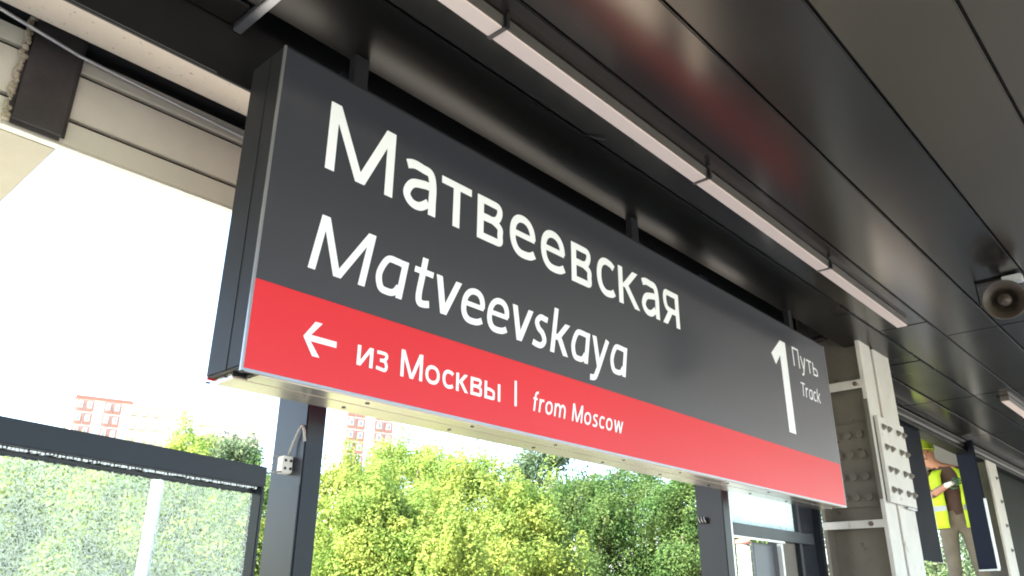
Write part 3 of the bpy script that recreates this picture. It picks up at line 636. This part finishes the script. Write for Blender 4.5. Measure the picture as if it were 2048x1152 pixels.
# ------------------------------------------------------------------ worker
Fw = Vector((-WX, -WY, 0)).normalized(); Rt = Vector((Fw.y, -Fw.x, 0)) * -1     # Fw: towards the camera, Rt: to the right in the picture
Rt = Vector((-Fw.y, Fw.x, 0))
if Rt.dot(AX) < 0: Rt = -Rt
def wp_(r, f, z): return Rt * r + Fw * f + Vector((0, 0, z))
HX = -.19                                            # the head leans to the left past the sheet
person_nodes = {
 'pelvis': (wp_(0, 0, .96), .135, .12), 'waist': (wp_(0, .01, 1.10), .135, .105), 'chest': (wp_(0, .02, 1.30), .165, .12), 'upper': (wp_(0, .0, 1.42), .13, .10),
 'neck': (wp_(-.09, .03, 1.50), .058, .058), 'jaw': (wp_(HX + .02, .06, 1.56), .066, .075), 'head': (wp_(HX, .05, 1.64), .080, .095), 'crown': (wp_(HX - .02, .04, 1.71), .066, .075),
 'shl': (wp_(-.19, .0, 1.43), .066, .066), 'ell': (wp_(-.225, .07, 1.19), .048, .048), 'wrl': (wp_(-.035, .285, 1.275), .032, .032),
 'shr': (wp_(.19, .0, 1.43), .066, .066), 'elr': (wp_(.24, .04, 1.16), .048, .048), 'wrr': (wp_(.22, .20, 1.02), .032, .032),
 'hil': (wp_(-.10, .0, .90), .105, .105), 'knl': (wp_(-.105, .07, .50), .074, .074), 'anl': (wp_(-.125, .0, .10), .052, .052), 'tol': (wp_(-.15, .15, .045), .040, .038),
 'hir': (wp_(.10, .0, .90), .105, .105), 'knr': (wp_(.125, .03, .50), .074, .074), 'anr': (wp_(.17, -.05, .10), .052, .052), 'tor': (wp_(.20, .10, .045), .040, .038)}
edges = [('pelvis', 'waist'), ('waist', 'chest'), ('chest', 'upper'), ('upper', 'neck'), ('neck', 'jaw'), ('jaw', 'head'), ('head', 'crown'), ('upper', 'shl'), ('shl', 'ell'), ('ell', 'wrl'), ('upper', 'shr'), ('shr', 'elr'), ('elr', 'wrr'),
         ('pelvis', 'hil'), ('hil', 'knl'), ('knl', 'anl'), ('anl', 'tol'), ('pelvis', 'hir'), ('hir', 'knr'), ('knr', 'anr'), ('anr', 'tor')]
def skin_mesh(name, nodes, edges, root, levels=2):
    keys = list(nodes); me = bpy.data.meshes.new(name + '_cage')
    me.from_pydata([nodes[k][0] for k in keys], [(keys.index(a), keys.index(b)) for a, b in edges], []); me.update()
    o = bpy.data.objects.new(name + '_cage', me); COL.objects.link(o)
    md = o.modifiers.new('skin', 'SKIN'); md.use_smooth_shade = True
    for i, k in enumerate(keys):
        sv = me.skin_vertices[0].data[i]; sv.radius = nodes[k][1:3]; sv.use_root = (k == root)
    sb = o.modifiers.new('sub', 'SUBSURF'); sb.levels = levels; sb.render_levels = levels
    dg = bpy.context.evaluated_depsgraph_get(); dg.update()
    res = bpy.data.meshes.new_from_object(o.evaluated_get(dg)); res.name = name
    bpy.data.objects.remove(o)
    return res
bme = skin_mesh('person', person_nodes, edges, 'pelvis')
bme.materials.clear()
for k in ('trousers', 'shirt', 'skin', 'boot'): bme.materials.append(M[k])
for p in bme.polygons:
    c = p.center; p.use_smooth = True
    r_ = c.dot(Rt); f_ = c.dot(Fw)
    if c.z < 0.13: i = 3
    elif c.z < 1.01 : i = 0
    elif c.z > 1.49: i = 2
    elif (abs(r_) > 0.19 and c.z < 1.34) or f_ > 0.165: i = 2
    else: i = 1
    p.material_index = i
person = bpy.data.objects.new('person', bme); COL.objects.link(person); person.location = (WX, WY, WZ + H)
tag(person, 'worker in lime safety vest and helmet, gloved hand on a dark sheet', 'person')
# face: nose, ears, eyes
def blob(name, m, pos, rad, scale=(1, 1, 1), parent=person):
    bm = bmesh.new(); bmesh.ops.create_uvsphere(bm, u_segments=12, v_segments=8, radius=rad)
    for v in bm.verts: v.co = Rt * v.co.x * scale[0] + Fw * v.co.y * scale[1] + Vector((0, 0, v.co.z * scale[2]))
    return bm_obj(name, bm, m, parent, loc=pos, smooth=True)
blob('nose', 'skin', wp_(HX, .150, 1.625), .016, (.8, 1, 1.4)); blob('ear', 'skin', wp_(HX - .083, .05, 1.63), .022, (.4, .8, 1.3)); blob('ear', 'skin', wp_(HX + .083, .05, 1.63), .022, (.4, .8, 1.3))
blob('eye', 'boot', wp_(HX - .032, .138, 1.652), .009); blob('eye', 'boot', wp_(HX + .032, .138, 1.652), .009); blob('mouth', 'shirt', wp_(HX, .138, 1.58), .014, (1.4, .5, .35))
# helmet
bm = bmesh.new(); lathe(bm, [(0, .135), (.05, .128), (.085, .105), (.108, .06), (.114, .0), (.122, -.006), (.114, -.010)], 24)
for v in bm.verts:
    x, y, z = v.co; k = 1.25 if (y > 0 and z < .002) else 1.1
    v.co = Rt * x + Fw * y * k + Vector((0, 0, z))
hel = bm_obj('helmet', bm, 'helmet', person, loc=wp_(HX - .01, .05, 1.69), smooth=True)
# open vest: a shell round the torso with the front left open
bm = bmesh.new(); rings = []
for z, rx, ry in ((.86, .205, .150), (.93, .212, .155), (1.02, .203, .147), (1.12, .205, .142), (1.22, .215, .147), (1.32, .222, .150), (1.40, .215, .135), (1.455, .165, .095), (1.485, .10, .075)):
    row = []
    for k in range(25):
        a = math.radians(90 + 22 + (360 - 44) * k / 24)
        wob = 1 + .05 * math.sin(k * 2.3 + z * 17) * (1.42 - z) + .02 * math.sin(k * 1.1 - z * 31)
        row.append(bm.verts.new(Rt * rx * math.cos(a) * wob + Fw * (ry * math.sin(a) * wob + .01) + Vector((0, 0, z))))
    rings.append(row)
for a, b in zip(rings[:-1], rings[1:]):
    for k in range(24):
        f = bm.faces.new((a[k], a[k + 1], b[k + 1], b[k]))
        f.material_index = 0
bm.normal_update()
vest = bm_obj('safety_vest', bm, 'hivis', person, smooth=True)
sm = vest.modifiers.new('thick', 'SOLIDIFY'); sm.thickness = .008; sm.offset = 0
for z0_, z1_ in ((1.035, 1.085),):
    bm = bmesh.new(); A_, B_ = [], []
    for k in range(25):
        a = math.radians(90 + 22 + (360 - 44) * k / 24)
        for z, lst in ((z0_, A_), (z1_, B_)):
            lst.append(bm.verts.new(Rt * .213 * math.cos(a) + Fw * (.154 * math.sin(a) + .01) + Vector((0, 0, z))))
    for k in range(24): bm.faces.new((A_[k], A_[k + 1], B_[k + 1], B_[k]))
    bm_obj('reflective_band', bm, 'reflective', vest, smooth=True)
# gloves: palm and five fingers each
def glove(w, fdir, up, side, name='glove'):
    nd = {'w0': (w - fdir * .03, .036, .034), 'palm': (w + fdir * .05, .042, .024), 'kn': (w + fdir * .085, .042, .020)}
    ed = [('w0', 'palm'), ('palm', 'kn')]
    me = skin_mesh(name, nd, ed, 'w0', 2); g_ = link(name, me, 'glove', person); me.materials.clear(); me.materials.append(M['glove'])
    for p in me.polygons: p.use_smooth = True
    for i, (s, L_) in enumerate(((-.033, .062), (-.011, .074), (.011, .072), (.033, .058))):
        b0 = w + fdir * .08 + side * s; b1 = b0 + fdir * L_ * .5 + up * .004; b2 = b1 + fdir * L_ * .30 - up * .022; b3 = b2 - up * .022 + fdir * .004
        me = skin_mesh('finger', {'a': (b0, .0105, .0105), 'b': (b1, .0100, .0100), 'c': (b2, .0095, .0095), 'd': (b3, .0085, .0085)}, [('a', 'b'), ('b', 'c'), ('c', 'd')], 'a', 1)
        me.materials.clear(); me.materials.append(M['glove_green']); link('finger', me, None, g_)
    b0 = w + fdir * .02 - side * .035; b1 = b0 + fdir * .035 - side * .022 - up * .012; b2 = b1 + fdir * .028 - up * .018
    me = skin_mesh('thumb', {'a': (b0, .013, .013), 'b': (b1, .011, .011), 'c': (b2, .0095, .0095)}, [('a', 'b'), ('b', 'c')], 'a', 1)
    me.materials.clear(); me.materials.append(M['glove_green']); link('thumb', me, None, g_)
wl = person_nodes['wrl'][0]; fl = (Rt * .85 + Fw * .35 + Vector((0, 0, .30))).normalized(); ul = Vector((0, 0, 1)) - fl * fl.z; ul.normalize()
glove(wl, fl, (Fw * 1.0 - fl * fl.dot(Fw)).normalized(), ul)
wr = person_nodes['wrr'][0]; fr = (Fw * .8 - Rt * .3 + Vector((0, 0, .3))).normalized(); ur = (Vector((0, 0, 1)) - fr * fr.z).normalized()
glove(wr, fr, ur, fr.cross(ur))

# ------------------------------------------------------------------ poles outside
def ray(px, py):
    return AXn * ((px - 1024) / 1579.0) - AYn * ((py - 576) / 1579.0) - AZn
def at(px, py, D):
    d = ray(px, py); k = D / math.hypot(d.x, d.y); return Vector((d.x * k, d.y * k, d.z * k))
GZ = -1.25 - H
lp = thing('lamp_pole', 'slender pale pole seen through the patterned glass at the left', 'pole', (3.63, 8.24, GZ))
tube('shaft', [(3.63, 8.24, GZ), (3.63, 8.24, 1.2), ], [.075, .062], 'pole', lp, 14)
tube('upper_rod', [(3.63, 8.24, 1.2), (3.62, 8.24, 4.3)], [.012, .010], 'galv', lp, 8)
tube('collar', [(3.63, 8.24, 1.16), (3.63, 8.24, 1.26)], [.07, .04], 'galv', lp, 14)
cp = at(1489, 1120, 9.5)
cpo = thing('concrete_pole', 'pale concrete pole seen through the lower window beside the second post', 'pole', (cp.x, cp.y, GZ))
tube('shaft', [(cp.x, cp.y, GZ), (cp.x, cp.y, 0.62)], [.085, .075], 'pole', cpo, 14)
tube('cap', [(cp.x, cp.y, 0.62), (cp.x, cp.y, 0.66)], [.085, .08], 'brick_red', cpo, 14)

# ------------------------------------------------------------------ trees
def tree(px, top, D, w, leaf, label, n=15000, size=.085, seed=0, low=.12, name='leafy_tree', spiky=.3, group='trees beyond the platform'):
    rg = np.random.default_rng(seed + 100)
    T = at(px, top, D); base = Vector((T.x, T.y, GZ)); ht = T.z - GZ
    t = thing(name, label, 'tree', base, group)
    # trunk and limbs
    bm = bmesh.new(); r0 = .035 * w + .02
    top_p = Vector((rg.uniform(-.2, .2), rg.uniform(-.2, .2), ht * .86))
    add_tube(bm, [Vector((0, 0, 0)), Vector((.05, .02, ht * .3)), top_p * .6 + Vector((.05, 0, 0)), top_p], [r0, r0 * .75, r0 * .4, r0 * .08], 8)
    nc = int(34 + w * 8); C = []; limbs = []
    for i in range(nc):
        f = rg.uniform(low, .97); prof = math.sin(math.pi * min(1, (f * .80 + .17))) ** .7
        a = rg.uniform(0, 2 * math.pi); rr = w * .5 * prof * math.sqrt(rg.uniform(.05, 1)) * rg.uniform(.75, 1.18)
        C.append((math.cos(a) * rr, math.sin(a) * rr, f * ht, rg.uniform(.18, .40) * (.5 + w * .18)))
        if i % 3 == 0:
            limbs.append((Vector((math.cos(a) * rr * .1, math.sin(a) * rr * .1, f * ht * .65)), Vector(C[-1][:3])))
    # shoots that break the outline
    for i in range(int(nc * spiky)):
        a = rg.uniform(0, 2 * math.pi); rr = w * .5 * rg.uniform(.0, .75)
        zz = ht * (1.0 - .32 * (rr / (w * .5)) ** 2) * rg.uniform(.93, 1.05)
        C.append((math.cos(a) * rr, math.sin(a) * rr, zz, -rg.uniform(.25, .55)))
    for p, q in limbs:
        add_tube(bm, [p, (p + q) * .5 + Vector((0, 0, -.05)), q], [r0 * .38, r0 * .26, r0 * .12], 5)
    bm_obj('trunk', bm, 'bark', t, smooth=True)
    C = np.array(C); wgt = np.where(C[:, 3] > 0, np.abs(C[:, 3]) ** 2, .02); wgt /= wgt.sum()
    idx = rg.choice(len(C), n, p=wgt); cc = C[idx]
    d = rg.normal(size=(n, 3)); d /= np.linalg.norm(d, axis=1)[:, None]
    rad = np.abs(cc[:, 3]) * rg.uniform(.35, 1.08, n) ** .6
    sh = cc[:, 3] < 0
    off = d * rad[:, None]
    off[:, 2] *= .8
    off[sh] = d[sh] * np.array([.30, .30, .75]) * np.abs(cc[sh, 3])[:, None] + np.stack([np.sin(cc[sh, 0] * 37), np.cos(cc[sh, 1] * 41), np.zeros(sh.sum())], 1) * (off[sh][:, 2:3] * .35)
    P = cc[:, :3] + off
    k = rg.uniform(size=n) < .24                       # loose leaves between the clumps
    ff = rg.uniform(low, 1.0, n); pr = np.sin(np.pi * np.minimum(1, ff * .80 + .17)) ** .7
    aa = rg.uniform(0, 2 * np.pi, n); lump = 1 + .16 * np.sin(aa * 5 + seed) + .14 * np.sin(ff * 17 + aa * 3)
    rr = w * .5 * pr * lump * rg.uniform(.15, 1, n) ** .4
    Q = np.stack([np.cos(aa) * rr, np.sin(aa) * rr, ff * ht * (.97 + .03 * np.sin(aa * 7))], 1)
    P[k] = Q[k]
    P[:, 2] = np.maximum(P[:, 2], .05)
    nrm = d * .8 + rg.normal(size=(n, 3)) * .55 + np.array([0, 0, .5]); nrm /= np.linalg.norm(nrm, axis=1)[:, None]
    ref = rg.normal(size=(n, 3)); u = np.cross(nrm, ref); u /= np.linalg.norm(u, axis=1)[:, None]; v = np.cross(nrm, u)
    s = size * rg.uniform(.6, 1.3, n)[:, None]
    V = np.empty((n, 4, 3)); V[:, 0] = P - u * s * .62; V[:, 1] = P - v * s * .34 + nrm * s * .06; V[:, 2] = P + u * s * .62; V[:, 3] = P + v * s * .34 + nrm * s * .06
    me = bpy.data.meshes.new('crown'); me.vertices.add(n * 4); me.loops.add(n * 4); me.polygons.add(n)
    me.vertices.foreach_set('co', V.reshape(-1)); me.loops.foreach_set('vertex_index', np.arange(n * 4, dtype=np.int32))
    me.polygons.foreach_set('loop_start', np.arange(0, n * 4, 4, dtype=np.int32)); me.polygons.foreach_set('loop_total', np.full(n, 4, dtype=np.int32))
    me.update(calc_edges=True)
    link('crown', me, leaf, t)
Y_, G_, S_ = 'leaf_yellow', 'leaf_green', 'leaf_grey'
TREES = [
 (700, 925, 12.5, 3.0, Y_, 'yellow-green maple just right of the left post'),
 (815, 893, 14.0, 3.6, Y_, 'tallest yellow-green maple in front of the right red tower'),
 (935, 915, 12.8, 3.4, Y_, 'yellow-green maple left of the gap in the tree line'),
 (1035, 965, 12.0, 2.6, Y_, 'small yellow maple at the right end of the bright row'),
 (1085, 890, 21.0, 4.2, S_, 'grey-green tall tree rising behind the bright maples'),
 (1165, 950, 15.0, 3.4, G_, 'dark green tree right of the bright maples'),
 (1275, 925, 16.0, 4.2, G_, 'broad dark green tree in the middle of the right bay'),
 (1385, 935, 14.5, 3.0, G_, 'green tree partly behind the second post'),
 (1500, 960, 16.0, 4.0, G_, 'green tree behind the frosted window'),
 (1640, 980, 17.0, 4.5, G_, 'green tree behind the wide post and the bolted column'),
 (1880, 1060, 22.0, 6.0, S_, 'distant grey-green tree behind the worker'),
 (2010, 1060, 26.0, 7.0, S_, 'distant grey-green tree behind the dark glazing'),
 (-60, 910, 12.5, 3.8, Y_, 'leafy tree at the far left behind the patterned glass'),
 (90, 915, 13.0, 3.6, Y_, 'yellowish tree behind the left part of the patterned glass'),
 (240, 930, 12.6, 3.4, Y_, 'light green tree behind the pale pole'),
 (390, 868, 24.0, 4.6, Y_, 'distant tree showing above the dark bar, left of the first post'),
 (470, 885, 22.0, 3.6, S_, 'pale tree beside the first post above the dark bar'),
 (400, 950, 13.0, 3.4, Y_, 'light green tree behind the right part of the patterned glass'),
 (540, 940, 14.0, 3.2, G_, 'green tree behind the first post'),
 (760, 990, 10.5, 2.4, Y_, 'low yellow-green maple bush at the front'),
 (900, 1050, 10.0, 2.2, Y_, 'lowest yellow-green bush at the bottom frame edge'),
]
for i, (px, top, D, w, lf, lb) in enumerate(TREES):
    tree(px, top, D, w, lf, lb, n=(62000 if (620 < px < 1420 or px < 450) else 24000) if D < 18 else 30000, size=.043 if D < 18 else .072, seed=i, spiky=.32 if lf == Y_ else .22, low=.36)

# ------------------------------------------------------------------ distant buildings
def facing(px, D):
    p = at(px, 900, D); return p, math.atan2(p.y, p.x) - math.pi / 2
def tower(px, D, w, d, topy, floors, bays, label, turn=0.0, sand=False):
    p, rz = facing(px, D); T = at(px, topy, D); ht = T.z - GZ
    t = thing('apartment_tower', label, 'building', (p.x, p.y, GZ)); t.rotation_euler.z = rz + turn
    def lb(n, m, x0, x1, y0, y1, z0, z1, par=t):
        bm = bmesh.new(); add_box(bm, x0, x1, y0, y1, z0, z1); return bm_obj(n, bm, m, par)
    lb('wall', 'facade_sand' if sand else 'facade_white', -w / 2, w / 2, 0, d, 0, ht)
    lb('roof', 'facade_sand' if sand else 'roof_red', -w / 2 - .3, w / 2 + .3, -.3, d + .3, ht, ht + .8)
    fh = ht / floors; bw = w / bays
    me_cache = {}
    for fl in range(max(0, floors - 12), floors):
        for b in range(bays):
            if not sand and b % 3 == 2: continue
            x0 = -w / 2 + b * bw
            if not sand:
                lb('facade_panel', 'brick_red', x0 + bw * .06, x0 + bw * .94, -.35, -.003, fl * fh + fh * .08, fl * fh + fh * .92)
            o = lb('window', 'facade_white' if not sand else 'window_glass', x0 + bw * .26, x0 + bw * .74, -.50, -.352 if not sand else -.003, fl * fh + fh * .30, fl * fh + fh * .80)
            if not sand: lb('pane', 'window_glass', x0 + bw * .34, x0 + bw * .66, -.56, -.502, fl * fh + fh * .38, fl * fh + fh * .72, o)
    return t
tower(190, 230, 13, 14, 800, 15, 6, 'red and white apartment tower above the dark bar at the left', .06)
tower(300, 260, 22, 12, 815, 14, 7, 'pale sand apartment block right of the left red tower', .0, True)
tower(425, 290, 30, 12, 852, 11, 9, 'low pale sand apartment block behind the left tree tops', .0, True)
tower(745, 225, 17, 14, 770, 18, 6, 'red and white apartment tower above the maples, cut by the sign', .42)
tower(858, 250, 5, 8, 895, 10, 2, 'small red building top between the maple crowns', 0)
SC.render.engine = 'CYCLES'
SC.cycles.filter_width = 1.9
SC.cycles.max_bounces = 8
SC.cycles.transparent_max_bounces = 12
